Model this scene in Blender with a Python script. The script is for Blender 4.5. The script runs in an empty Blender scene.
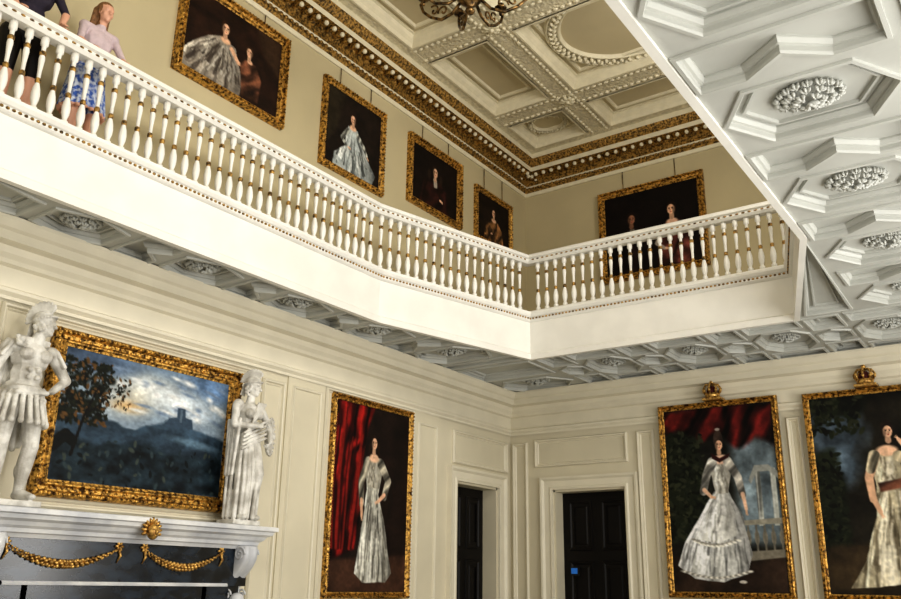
import bpy, math, random
import numpy as np
from mathutils import Vector, Matrix
from mathutils.geometry import tessellate_polygon
random.seed(7)
scene=bpy.context.scene
COL=bpy.context.collection
pi=math.pi
# ------------------------------------------------------------------ materials
def s2l(c):
    return tuple(((x/255)/12.92 if x/255<=.04045 else ((x/255+.055)/1.055)**2.4) for x in c)
def mat(name,rgb,rough=.6,metal=0,var=0,vscale=3,rgb2=None,bump=0,bscale=20,detail=6,vor=False,stretch=None,spec=.5):
    m=bpy.data.materials.new(name);m.use_nodes=True;nt=m.node_tree;N=nt.nodes;L=nt.links
    b=N['Principled BSDF'];b.inputs['Roughness'].default_value=rough;b.inputs['Metallic'].default_value=metal
    b.inputs['Specular IOR Level'].default_value=spec
    c=s2l(rgb);b.inputs['Base Color'].default_value=(*c,1)
    tc=N.new('ShaderNodeTexCoord');mp=N.new('ShaderNodeMapping');L.new(tc.outputs['Object'],mp.inputs[0])
    if stretch: mp.inputs['Scale'].default_value=stretch
    if var or rgb2:
        n=N.new('ShaderNodeTexNoise');n.inputs['Scale'].default_value=vscale;n.inputs['Detail'].default_value=detail
        L.new(mp.outputs[0],n.inputs['Vector'])
        r=N.new('ShaderNodeValToRGB');c2=s2l(rgb2) if rgb2 else tuple(x*(1-var) for x in c)
        r.color_ramp.elements[0].position=.38;r.color_ramp.elements[1].position=.62
        r.color_ramp.elements[0].color=(*c2,1);r.color_ramp.elements[1].color=(*c,1)
        L.new(n.outputs['Fac'],r.inputs[0]);L.new(r.outputs[0],b.inputs['Base Color'])
    if bump:
        if vor:
            n2=N.new('ShaderNodeTexVoronoi');n2.inputs['Scale'].default_value=bscale;o=n2.outputs['Distance']
        else:
            n2=N.new('ShaderNodeTexNoise');n2.inputs['Scale'].default_value=bscale;n2.inputs['Detail'].default_value=5;o=n2.outputs['Fac']
        L.new(mp.outputs[0],n2.inputs['Vector'])
        bp=N.new('ShaderNodeBump');bp.inputs['Strength'].default_value=bump;bp.inputs['Distance'].default_value=.02
        L.new(o,bp.inputs['Height']);L.new(bp.outputs[0],b.inputs['Normal'])
    return m
M_wall=mat('cream_wall_paint',(212,204,180),.6,var=.08,vscale=1.2,bump=.05,bscale=60)
M_uwall=mat('upper_wall_paint',(190,178,144),.7,var=.08,vscale=1.0)
M_trim=mat('cream_trim_paint',(222,215,194),.5,var=.06,vscale=3)
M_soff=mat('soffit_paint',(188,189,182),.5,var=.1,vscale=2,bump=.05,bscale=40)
M_white=mat('white_gloss_paint',(232,230,222),.4,var=.06,vscale=3)
M_gilt=mat('gilt_carving',(226,178,92),.34,.75,rgb2=(66,42,18),vscale=28,bump=.35,bscale=60)
M_giltp=mat('gilt_paint',(190,150,80),.42,.45,rgb2=(70,54,28),vscale=30,bump=.4,bscale=60)
M_gold=mat('gold_leaf',(232,188,108),.34,.7,rgb2=(120,86,42),vscale=30)
M_dark=mat('dark_wood',(13,9,7),.5,var=.4,vscale=6,stretch=(1,1,.15),spec=.25)
M_black=mat('matt_black',(5,5,5),.8,var=.3)
M_bmarble=mat('dark_veined_marble',(9,12,17),.2,rgb2=(36,46,58),vscale=5,detail=9,stretch=(1,1,2))
M_marble=mat('statue_marble',(230,228,221),.5,rgb2=(176,172,163),vscale=7,detail=9,bump=.25,bscale=45)
M_wmarble=mat('white_marble',(226,226,224),.35,rgb2=(190,192,196),vscale=3,detail=9)
M_plaster=mat('ceiling_plaster',(198,186,154),.7,var=.07,vscale=1.4)
M_beam=mat('beam_plaster',(220,211,184),.6,var=.2,vscale=16,bump=.7,bscale=24,vor=True)
M_beam2=mat('moulding_plaster',(224,216,190),.6,var=.08,vscale=8)
M_brass=mat('aged_brass',(140,112,72),.3,.9,rgb2=(40,32,24),vscale=20)
M_floor=mat('stone_floor',(146,139,128),.4,var=.15,vscale=2)
M_skin=mat('skin',(214,164,138),.5,var=.05)
M_hair=mat('brown_hair',(140,100,62),.6,var=.4,vscale=40,bump=.5,bscale=60)
M_hair2=mat('dark_hair',(38,28,24),.6,var=.4,vscale=40)
M_blouse=mat('pale_blouse',(200,182,186),.8,var=.12,vscale=20)
M_print=mat('blue_print_cloth',(56,92,170),.8,rgb2=(200,208,222),vscale=26,detail=1)
M_navy=mat('dark_violet_cloth',(44,36,54),.8,var=.3,vscale=8)
M_candle=mat('wax_candle',(236,228,205),.5,var=.03)
M_blue=mat('keypad_screen',(50,130,230),.3,var=.05)
M_glass=mat('window_pane',(200,215,230),.2,var=.03)
def canvas_mat():
    m=bpy.data.materials.new('oil_on_canvas');m.use_nodes=True;nt=m.node_tree;N=nt.nodes;L=nt.links
    b=N['Principled BSDF'];b.inputs['Roughness'].default_value=.55;b.inputs['Specular IOR Level'].default_value=.15
    a=N.new('ShaderNodeVertexColor');a.layer_name='paint';L.new(a.outputs[0],b.inputs['Base Color'])
    n=N.new('ShaderNodeTexNoise');n.inputs['Scale'].default_value=90
    tc=N.new('ShaderNodeTexCoord');L.new(tc.outputs['Object'],n.inputs['Vector'])
    bp=N.new('ShaderNodeBump');bp.inputs['Strength'].default_value=.08;bp.inputs['Distance'].default_value=.01
    L.new(n.outputs['Fac'],bp.inputs['Height']);L.new(bp.outputs[0],b.inputs['Normal'])
    return m
M_canvas=canvas_mat()
# ------------------------------------------------------------------ mesh builder
def ident(a,b,c): return (a,b,c)
class MB:
    def __init__(s): s.v=[];s.f=[];s.m=[];s.s=[]
    def add(s,vs,fs,mt=0,sm=False):
        o=len(s.v);s.v+= [tuple(v) for v in vs]
        for f in fs: s.f.append(tuple(i+o for i in f))
        s.m+=[mt]*len(fs) if isinstance(mt,int) else list(mt); s.s+=[sm]*len(fs)
    def box(s,x0,x1,y0,y1,z0,z1,mt=0,fr=ident):
        v=[fr(x,y,z) for z in(z0,z1) for y in(y0,y1) for x in(x0,x1)]
        s.add(v,[(0,2,3,1),(4,5,7,6),(0,1,5,4),(2,6,7,3),(0,4,6,2),(1,3,7,5)],mt)
    def ring(s,rings,closed_u=True,mt=0,sm=True,caps=False):
        n=len(rings[0]);v=[p for r in rings for p in r];f=[];ms=[]
        for i in range(len(rings)-1):
            for j in range(n if closed_u else n-1):
                k=(j+1)%n;f.append((i*n+j,i*n+k,(i+1)*n+k,(i+1)*n+j));ms.append(mt if isinstance(mt,int) else mt[i])
        if caps:
            f.append(tuple(range(n))[::-1]);f.append(tuple((len(rings)-1)*n+j for j in range(n)));ms+=[ms[0],ms[-1]]
        s.add(v,f,ms,sm)
    def lathe(s,prof,c,n=12,mt=0,fr=None,sm=True):
        R=[]
        for r,z in prof:
            R.append([(c[0]+r*math.cos(2*pi*j/n),c[1]+r*math.sin(2*pi*j/n),c[2]+z) for j in range(n)])
        s.ring(R,True,mt,sm,True)
    def ell(s,c,r,rot=None,n=8,m=6,mt=0):
        if not hasattr(r,'__len__'): r=(r,r,r)
        v=[];R=[]
        for i in range(m+1):
            t=pi*i/m;t=min(max(t,.02),pi-.02)
            R.append([])
            for j in range(n):
                p=Vector((r[0]*math.sin(t)*math.cos(2*pi*j/n),r[1]*math.sin(t)*math.sin(2*pi*j/n),-r[2]*math.cos(t)))
                if rot is not None: p=rot@p
                R[-1].append((c[0]+p.x,c[1]+p.y,c[2]+p.z))
        s.ring(R,True,mt,True,True)
    def tube(s,pts,rad,n=8,mt=0):
        pts=[Vector(p) for p in pts];R=[];up=None
        for i,p in enumerate(pts):
            d=(pts[min(i+1,len(pts)-1)]-pts[max(i-1,0)]).normalized()
            if up is None: up=Vector((0,0,1)) if abs(d.z)<.9 else Vector((1,0,0))
            a=d.cross(up).normalized();b=a.cross(d).normalized();up=b
            r=rad[i] if hasattr(rad,'__len__') else rad
            R.append([tuple(p+(a*math.cos(2*pi*j/n)+b*math.sin(2*pi*j/n))*r) for j in range(n)])
        s.ring(R,True,mt,True,True)
    def rod(s,p0,r0,p1,r1,n=14,mt=0):
        p0=Vector(p0);p1=Vector(p1);d=(p1-p0);L=d.length;d=d/L if L>1e-6 else Vector((0,0,1))
        pts=[];rr=[]
        for k in range(5):
            t=pi/2*k/4*.98;pts.append(p0-d*r0*math.cos(t));rr.append(max(r0*math.sin(t),r0*.05))
        for k in range(5):
            t=pi/2*k/4*.98;pts.append(p1+d*r1*math.sin(t));rr.append(max(r1*math.cos(t),r1*.05))
        s.tube(pts,rr,n,mt)
    def sweep(s,path,prof,closed=True,mt=0,fr=ident,sm=False):
        """prof (offset to the left, height)"""
        n=len(path);nor=[]
        def en(i):
            a=path[i%n];b=path[(i+1)%n];dx=b[0]-a[0];dy=b[1]-a[1];l=math.hypot(dx,dy);return(-dy/l,dx/l)
        for i in range(n):
            if closed or 0<i<n-1:
                a=en(i-1);b=en(i);x=a[0]+b[0];y=a[1]+b[1];k=x*a[0]+y*a[1];nor.append((x/k,y/k))
            else: nor.append(en(0) if i==0 else en(n-2))
        R=[[fr(p[0]+q[0]*o,p[1]+q[1]*o,h) for o,h in prof] for p,q in zip(path,nor)]
        v=[x for r in R for x in r];m=len(prof);f=[];ms=[]
        for i in range(n if closed else n-1):
            k=(i+1)%n
            for j in range(m-1):
                f.append((i*m+j,k*m+j,k*m+j+1,i*m+j+1));ms.append(mt if isinstance(mt,int) else mt[j])
        s.add(v,f,ms,sm)
    def poly(s,loops,mp,mt=0):
        t=tessellate_polygon([[Vector((p[0],p[1],0)) for p in l] for l in loops])
        s.add([mp(p[0],p[1]) for l in loops for p in l],t,mt)
    def obj(s,name,mats,parent=None,loc=None):
        me=bpy.data.meshes.new(name);me.from_pydata(s.v,[],s.f)
        for m in mats: me.materials.append(m)
        me.polygons.foreach_set('material_index',s.m);me.polygons.foreach_set('use_smooth',s.s);me.update()
        o=bpy.data.objects.new(name,me);COL.objects.link(o)
        if parent: o.parent=parent
        if loc: o.location=loc
        return o
def empty(name,loc=(0,0,0)):
    e=bpy.data.objects.new(name,None);COL.objects.link(e);e.location=loc;e.empty_display_size=.1;return e
def offs(poly,d):
    n=len(poly);A=sum(poly[i][0]*poly[(i+1)%n][1]-poly[(i+1)%n][0]*poly[i][1] for i in range(n));sg=1 if A>0 else -1
    o=[]
    for i in range(n):
        p0,p1,p2=poly[i-1],poly[i],poly[(i+1)%n]
        def nn(a,b):
            dx=b[0]-a[0];dy=b[1]-a[1];l=math.hypot(dx,dy);return(-dy/l*sg,dx/l*sg)
        a=nn(p0,p1);b=nn(p1,p2);x=a[0]+b[0];y=a[1]+b[1];k=x*a[0]+y*a[1]
        k=max(k,.35);o.append((p1[0]+x/k*d,p1[1]+y/k*d))
    return o
# ------------------------------------------------------------------ constants
ZS=4.5; ZF=5.1; ZC=8.9
OCT=[(1.5,-1.95),(.87,-4.4),(.87,-9.6),(1.5,-12.05),(4.95,-12.05),(5.62,-9.6),(5.62,-4.4),(4.95,-1.95)]
UX0,UX1,UY0,UY1=.1,6.7,.4,-14.0
frL=lambda x0:(lambda u,v,c:(x0+c,u,v))      # left wall: u=y, v=z, c out
frB=lambda y0:(lambda u,v,c:(u,y0-c,v))      # back wall: u=x, v=z
# ------------------------------------------------------------------ shell
b=MB();b.box(-.6,9.2,-14.2,.9,-.2,0);b.obj('floor',[M_floor])
b=MB()
b.poly([[(-14,0),(-1.53,0),(-1.53,3.0),(-.40,3.0),(-.40,0),(0,0),(0,4.7),(-14,4.7)]],lambda u,v:(0,u,v),0)
b.box(-.3,0,-1.53,-1.5,0,3.0,0);b.box(-.3,0,-.43,-.40,0,3.0,0);b.box(-.3,0,-1.53,-.40,2.97,3.0,0)
b.poly([[(-14,4.9),(.4,4.9),(.4,8.95),(-14,8.95)]],lambda u,v:(UX0,u,v),1)
wl=b.obj('wall_left',[M_wall,M_uwall])
b=MB()
b.poly([[(0,0),(.75,0),(.75,2.97),(1.93,2.97),(1.93,0),(9,0),(9,4.7),(0,4.7)]],lambda u,v:(u,0,v),0)
b.box(.75,.78,0,.3,0,2.97,0);b.box(1.90,1.93,0,.3,0,2.97,0);b.box(.75,1.93,0,.3,2.94,2.97,0)
b.poly([[(.1,4.9),(6.7,4.9),(6.7,8.95),(.1,8.95)]],lambda u,v:(u,UY0,v),1)
b.obj('wall_back',[M_wall,M_uwall])
b=MB()
b.poly([[(-14,0),(0,0),(0,4.7),(-14,4.7)]],lambda u,v:(9,u,v),0)
b.poly([[(-14,4.9),(.4,4.9),(.4,8.95),(-14,8.95)]],lambda u,v:(UX1,u,v),1)
b.obj('wall_right',[M_wall,M_uwall])
b=MB();b.poly([[(0,0),(9,0),(9,8.95),(0,8.95)]],lambda u,v:(u,-14,v),0);b.obj('wall_front',[M_wall])
# doors
def door(name,fr,u0,u1,top):
    b=MB();b.box(u0,u1,0,top,-.28,-.24,0,fr)
    w=(u1-u0)
    for (v0,v1) in((.2,.85),(1.0,1.95),(2.1,top-.12)):
        for k in(0,1):
            a=u0+.1+k*(w/2-.03);c=a+w/2-.17
            b.sweep([(a,v0),(c,v0),(c,v1),(a,v1)],[(0,-.24),(.01,-.22),(.03,-.22),(.05,-.235),(.08,-.235),(.1,-.225)],True,0,fr)
    b.ell(fr(u1-.08,1.05,-.2),.03,mt=1)
    return b.obj(name,[M_dark,M_gold])
door('door_1',frL(0),-1.50,-.43,2.97);door('door_2',frB(0),.78,1.90,2.94)
b=MB();b.box(.91,1.04,.18,.225,1.74,1.87,0);b.box(.925,1.025,.175,.18,1.77,1.85,1);b.obj('door_keypad',[M_black,M_blue])
# casings
def casing(name,fr,u0,u1,top):
    b=MB()
    P=[(u1,0),(u1,top),(u0,top),(u0,0)]
    prof=[(0,0),(0,.05),(-.03,.055),(-.05,.04),(-.13,.045),(-.16,.075),(-.19,.08),(-.2,0)]
    b.sweep(P,prof,False,0,fr)
    return b.obj(name,[M_trim])
casing('trim_1',frL(0),-1.53,-.40,3.0);casing('trim_2',frB(0),.75,1.93,2.97)
# panels mouldings
PR=[(0,0),(0,.02),(.015,.045),(.03,.04),(.04,.012),(.05,.018),(.065,0)]
def panels(name,fr,lst):
    b=MB()
    for (a,c,v0,v1) in lst: b.sweep([(a,v0),(c,v0),(c,v1),(a,v1)],PR,True,0,fr)
    b.obj(name,[M_trim])
panels('trim_3',frL(0),[(-1.62,-.13,3.24,3.72),(-2.46,-2.02,1.0,3.7),(-4.3,-2.55,1.0,3.84),(-4.86,-4.38,.9,3.75),(-5.32,-4.98,.9,3.75),(-8.3,-5.42,2.16,3.82),(-8.75,-8.4,.9,3.75),(-10.6,-8.95,.9,3.75),(-13,-10.8,.9,3.75)])
panels('trim_4',frB(0),[(.05,.32,1.0,3.72),(.45,1.99,3.32,3.75),(2.14,2.40,1.0,3.75),(4.24,4.42,1.0,3.75),(6.5,8.8,1.0,3.82)])
# pilaster strips
b=MB()
for a,c in((-4.93,-4.31),(-2.54,-1.94)): b.box(a,c,0,3.86,0,.018,0,frL(0))
b.obj('trim_5',[M_wall])
# lower cornice
room=[(0,-14),(9,-14),(9,0),(0,0)]
b=MB()
b.sweep(room,[(.03,3.84),(.03,3.87),(.06,3.90),(.06,3.93),(.02,3.95),(.02,4.12),(.06,4.14),(.06,4.18),(.09,4.22),(.10,4.28),(.18,4.30),(.18,4.38),(.21,4.40),(.25,4.46),(.25,4.49)],True,0)
b.obj('trim_cornice_lower',[M_trim])
b=MB();b.sweep(room,[(0,0),(.05,0),(.05,.3),(.02,.34),(0,.34)],True,0);b.obj('baseboard_lower',[M_trim])
b=MB();b.sweep([(UX0,UY1),(UX1,UY1),(UX1,UY0),(UX0,UY0)],[(0,ZF),(.03,ZF),(.03,ZF+.25),(.01,ZF+.28),(0,ZF+.28)],True,0)
b.obj('baseboard_upper',[M_trim])
# ------------------------------------------------------------------ coffered soffit (gallery underside)
sf=empty('gallery_soffit')
B=MB();RO=MB()
zz=lambda h:(lambda x,y:(x,y,h))
PROF=[(-.035,0),(-.033,-.018),(-.008,-.02),(0,-.004),(0,.03),(.018,.034),(.034,.060),(.034,.075)]
RIDGE=[(.075,.075),(.078,.05),(.095,.05),(.098,.075)]
def shape(kind):
    return {'rect':[(0,0),(1,0),(1,1),(0,1)],
    'hex':[(0,.5),(.20,0),(.80,0),(1,.5),(.80,1),(.20,1)],
    'hexv':[(.5,0),(1,.24),(1,.76),(.5,1),(0,.76),(0,.24)],
    'oct':[(.25,0),(.75,0),(1,.25),(1,.75),(.75,1),(.25,1),(0,.75),(0,.25)],
    'chev':[(0,0),(1,0),(1,1),(.74,1),(.5,.55),(.26,1),(0,1)],
    'chev2':[(0,1),(1,1),(1,0),(.74,0),(.5,.45),(.26,0),(0,0)]}[kind]
def rosette(x,y,rx,ry,z=ZS+.065):
    for (cnt,rr,h,sz) in((1,0,.065,.30),(6,.32,.055,.26),(11,.60,.035,.24),(17,.86,.014,.22)):
        for i in range(cnt):
            t=2*pi*(i+.3*random.random())/cnt+rr*3
            px=x+rr*rx*math.cos(t);py=y+rr*ry*math.sin(t);s=sz*math.sqrt(rx*ry)*(.85+.3*random.random())
            a=math.atan2(ry*math.sin(t),rx*math.cos(t))
            for q in(-1,0,1):
                RO.ell((px+math.cos(a+q*.9)*s*.45,py+math.sin(a+q*.9)*s*.45,z-h),(s*.62,s*.26,.02),Matrix.Rotation(a+q*.9,3,'Z'),6,4,0)
            RO.ell((px,py,z-h-.01),s*.26,None,6,4,0)
def coffer(quad,kind='rect',mg=.07,ros=False,ridge=False):
    q=quad
    inner=offs(q,mg)
    if len(q)==4:
        S=shape(kind);I=inner
        def bl(u,v):
            return tuple((1-u)*(1-v)*I[0][k]+u*(1-v)*I[1][k]+u*v*I[2][k]+(1-u)*v*I[3][k] for k in(0,1))
        P=[bl(u,v) for u,v in S]
    else: P=inner
    h0=offs(P,PROF[0][0])
    B.poly([q,h0],zz(ZS))
    pr=PROF+(RIDGE if ridge else [])
    R=[[(x,y,ZS+h) for x,y in offs(P,d)] for d,h in pr]
    B.ring(R,True,0,False)
    last=offs(P,pr[-1][0])
    B.poly([last],zz(ZS+pr[-1][1]))
    if ros:
        cx=sum(p[0] for p in P)/len(P);cy=sum(p[1] for p in P)/len(P)
        wx=(max(p[0] for p in P)-min(p[0] for p in P))/2;wy=(max(p[1] for p in P)-min(p[1] for p in P))/2
        rosette(cx,cy,min(wx*.52,.21),min(wy*.60,.165))
def rq(x0,x1,y0,y1): return [(x0,y0),(x1,y0),(x1,y1),(x0,y1)]
def xe(y):
    if y<=-4.4 and y>=-9.6: return .87
    if y>-4.4: return .87+(y+4.4)/2.45*.63
    return .87+(-9.6-y)/2.45*.63
ys=[-1.95,-2.27,-3.07,-3.6,-4.4]
y=-4.4
while y>-8.2:
    ys+=[y-.53,y-1.33];y-=1.33
ys+=[-9.6,-10.6,-11.2,-12.05]
for i in range(len(ys)-1):
    y1,y0=ys[i],ys[i+1]
    q=[(0.1,y0),(xe(y0),y0),(xe(y1),y1),(0.1,y1)]
    big=(y1-y0)>.7
    if (y1-y0)<.35: coffer(q,'rect',.07); continue
    coffer(q,'hex' if big else 'chev' ,.075,ros=big,ridge=big)
# back band
coffer(rq(0.1,1.5,-1.95,-1.0),'rect',.12,ridge=True);coffer(rq(0.1,1.5,-1.0,-.1),'hex',.12,ros=True)
x=1.5
for k in range(6):
    w1=.45;w2=.70
    if x>8.8:break
    coffer(rq(x,x+w1,-1.95,-1.35),'rect',.06,ridge=True);coffer(rq(x,x+w1,-1.35,-.75),'hexv',.06);coffer(rq(x,x+w1,-.75,-.1),'rect',.06,ridge=True);x+=w1
    coffer(rq(x,x+w2,-1.95,-1.55),'rect',.06);coffer(rq(x,x+w2,-1.55,-.55),'oct',.05,ros=True);coffer(rq(x,x+w2,-.55,-.1),'rect',.06);x+=w2
coffer(rq(x,8.9,-1.95,-.1),'rect',.12)
# right chamfer triangles + columns
coffer([(4.95,-1.95),(5.62,-4.4),(5.62,-1.95)],'tri',.1,ridge=True)
coffer([(4.95,-12.05),(5.62,-12.05),(5.62,-9.6)],'tri',.1)
cells=[];y=-1.95
for k in range(7):
    cells.append((y-.86,y,'r'));y-=.86
    cells.append((y-.56,y,'c'));y-=.56
cells.append((-12.05,y,'n'))
for (y0,y1,k) in cells:
    for (a,c2) in((5.62,6.80),(6.80,7.98)):
        if k=='r': coffer(rq(a,c2,y0,y1),'hex',.085,ros=True,ridge=True)
        elif k=='c':
            coffer(rq(a,c2,y0,y1),'chev' if a<6 else 'chev2',.075,ridge=False)
        else: B.poly([rq(a,c2,y0,y1)],zz(ZS))
    if k=='n': B.poly([rq(7.98,8.9,y0,y1)],zz(ZS))
    else: coffer(rq(7.98,8.9,y0,y1),'rect',.09,ridge=True)
for k in range(6): coffer(rq(.1+k*1.465,.1+k*1.465+1.465,-13.9,-12.05),'rect',.15,ridge=True)
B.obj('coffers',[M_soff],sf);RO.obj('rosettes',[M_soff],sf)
# fascia + gallery floor
b=MB()
b.sweep(OCT,[(-.03,ZS+.01),(-.03,ZS-.025),(.03,ZS-.025),(.03,ZS+.05),(.0,ZS+.07),(0,ZF-.1),(.02,ZF-.09)],True,0)
b.sweep(OCT,[(.02,ZF-.09),(.035,ZF-.075),(.035,ZF-.04),(.05,ZF-.03),(.07,ZF+.0),(.07,ZF+.03),(.0,ZF+.035),(-.2,ZF+.035),(-.2,ZF)],True,0)
b.poly([[(UX0,-14),(UX1,-14),(UX1,UY0),(UX0,UY0)],OCT],zz(ZF))
def along(path,step,off,closed=True):
    n=len(path);o=[]
    for i in range(n if closed else n-1):
        a=Vector(path[i]);c=Vector(path[(i+1)%n]);d=c-a;L=d.length;d/=L;nn=Vector((-d.y,d.x));k=max(1,int(round(L/step)))
        for j in range(k):
            p=a+d*(L*(j+.5)/k)+nn*off;o.append((p.x,p.y,math.atan2(d.y,d.x)))
    return o
for (x,y,a) in along(OCT,.05,.04): b.ell((x,y,ZF-.055),(.017,.012,.013),Matrix.Rotation(a,3,'Z'),6,4,1)
b.obj('gallery_fascia',[M_white,M_giltp])
# balustrade
b=MB()
RI=-.12
b.sweep(OCT,[(RI-.07,ZF+.035),(RI-.07,ZF+.085),(RI+.07,ZF+.085),(RI+.09,ZF+.06),(RI+.09,ZF+.035)],True,0)
b.sweep(OCT,[(RI-.05,ZF+.79),(RI-.07,ZF+.82),(RI-.10,ZF+.85),(RI-.10,ZF+.90),(RI-.05,ZF+.93),(RI+.05,ZF+.93),(RI+.10,ZF+.90),(RI+.10,ZF+.86),(RI+.075,ZF+.845),(RI+.075,ZF+.82),(RI+.05,ZF+.79),(RI-.05,ZF+.79)],True,[0,0,0,0,0,0,0,0,0,0,0])
prof=[(.033,0),(.033,.05),(.02,.06),(.022,.075),(.034,.12),(.037,.17),(.031,.22),(.018,.27),(.025,.285),(.025,.31),(.016,.32),(.018,.40),(.026,.50),(.022,.53),(.028,.54),(.028,.565),(.018,.575),(.02,.62),(.033,.635),(.033,.71)]
mts=[0,0,0,0,0,0,0,1,1,1,0,0,0,1,1,1,0,0,0]
for (x,y,a) in along(OCT,.138,RI):
    b.lathe(prof,(x,y,ZF+.085),10,mts)
for (x,y,a) in along(OCT,.075,RI+.078): b.ell((x,y,ZF+.833),(.022,.010,.010),Matrix.Rotation(a,3,'Z'),6,4,1)
b.obj('gallery_balustrade',[M_white,M_giltp])
# ------------------------------------------------------------------ upper ceiling
b=MB();b.box(UX0,UX1,UY1,UY0,ZC,ZC+.1,0);b.obj('ceiling',[M_plaster])
cr=empty('ceiling_beams')
b=MB()
xs=[1.8,4.75];yb=[-1.2,-3.4,-10.6,-12.8]
for x in xs: b.box(x-.2,x+.2,UY1+.3,UY0-.3,ZC-.16,ZC,0)
for y in yb: b.box(UX0+.3,UX1-.3,y-.2,y+.2,ZC-.155,ZC,0)
def bordered(x0,x1,y0,y1,inset):
    b.sweep([(x0,y0),(x1,y0),(x1,y1),(x0,y1)],[(0,ZC-.175),(.03,ZC-.175),(.05,ZC-.12),(.09,ZC-.08),(.11,ZC-.03),(.14,ZC-.02),(.14,ZC)],True,1)
    x0+=inset;x1-=inset;y0+=inset;y1-=inset
    b.sweep([(x0,y0),(x1,y0),(x1,y1),(x0,y1)],[(0,ZC),(.01,ZC-.03),(.04,ZC-.03),(.06,ZC)],True,1)
XX=[UX0+.5,1.6,2.0,4.55,4.95,UX1-.5];YY=[UY0-.5,-1.0,-1.4,-3.2,-3.6,-10.4,-10.8,-12.6,-13.0,UY1+.4]
for i in range(0,6,2):
    for j in range(0,10,2):
        bordered(XX[i],XX[i+1],YY[j+1],YY[j],.2)
# wall-side borders
b.sweep([(UX0,UY1),(UX1,UY1),(UX1,UY0),(UX0,UY0)],[(.3,ZC-.165),(.5,ZC-.165),(.5,ZC)],True,0)
# leaf strings along the beam edges
for x in xs:
    for s in(-.13,.13):
        y=UY0-.5
        while y>-10: b.ell((x+s,y,ZC-.165),(.028,.045,.02),None,6,4,1);y-=.1
for y in yb[:2]:
    for s in(-.13,.13):
        x=UX0+.5
        while x<6.3: b.ell((x,y+s,ZC-.16),(.045,.028,.02),None,6,4,1);x+=.1
b.obj('beams',[M_beam,M_beam2],cr)
b=MB()
def wreath(cx,cy,ra,rb,w=.09,n=110):
    pts=[(cx+ra*math.cos(2*pi*i/64),cy+rb*math.sin(2*pi*i/64)) for i in range(64)]
    b.sweep(pts,[(-w*1.3,ZC),(-w,ZC-.05),(-w*.8,ZC-.05),(-w*.6,ZC-.02),(w*.6,ZC-.02),(w*.8,ZC-.05),(w,ZC-.05),(w*1.3,ZC)],True,0,sm=False)
    for i in range(n):
        t=2*pi*i/n;o=(-1)**i*w*.28
        b.ell((cx+(ra+o)*math.cos(t),cy+(rb+o)*math.sin(t),ZC-.05),(w*.5,w*.32,.035),Matrix.Rotation(t+.6*(-1)**i,3,'Z'),7,4,0)
wreath(3.3,-2.35,1.04,.88);wreath(3.27,-7,1.0,2.4,.11,220);wreath(3.3,-11.7,.93,.8)
for cx,w in((1.1,.30),(5.5,.30)):
    for cy in(-.55,): wreath(cx,cy,w,w*.85,.035,40)
for x in xs:
    for y in yb:
        for i in range(8):
            t=2*pi*i/8;b.ell((x+.07*math.cos(t),y+.07*math.sin(t),ZC-.18),(.06,.03,.025),Matrix.Rotation(t,3,'Z'),7,4,0)
        b.ell((x,y,ZC-.2),.035,None,8,6,0)
b.obj('wreaths',[M_beam2],cr)
b=MB();b.lathe([(.06,0),(.06,-.03),(.03,-.05)],(4.02,-1.86,ZC),14,0);b.obj('smoke_detector',[M_white])
# upper cornice
UR=[(UX0,UY1),(UX1,UY1),(UX1,UY0),(UX0,UY0)]
b=MB()
z0=8.12
cp=[(0,z0),(.03,z0),(.04,z0+.03),(.04,z0+.06),(.07,z0+.09),(.07,z0+.14),(.09,z0+.16),(.09,z0+.26),(.12,z0+.28),(.13,z0+.30),(.30,z0+.32),(.30,z0+.40),(.33,z0+.42),(.36,z0+.46),(.38,z0+.52),(.38,z0+.56),(.36,z0+.66),(.36,ZC)]
b.sweep(UR,cp,True,[0,0,0,1,1,0,1,1,1,1,0,1,1,1,0,0,0])
for (x,y,a) in along(UR,.15,.2):
    R=Matrix.Rotation(a,3,'Z')
    b.ell((x,y,z0+.285),(.04,.10,.035),R,8,5,1)
    b.ell((x-math.sin(a)*.07,y+math.cos(a)*.07,z0+.265),(.035,.035,.035),R,7,4,0)
for (x,y,a) in along(UR,.09,.085): b.ell((x,y,z0+.115),(.032,.02,.028),Matrix.Rotation(a,3,'Z'),6,4,1)
for (x,y,a) in along(UR,.08,.355): b.ell((x,y,z0+.47),(.03,.02,.03),Matrix.Rotation(a,3,'Z'),6,4,1)
b.obj('trim_cornice_upper',[M_beam2,M_giltp])
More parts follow.
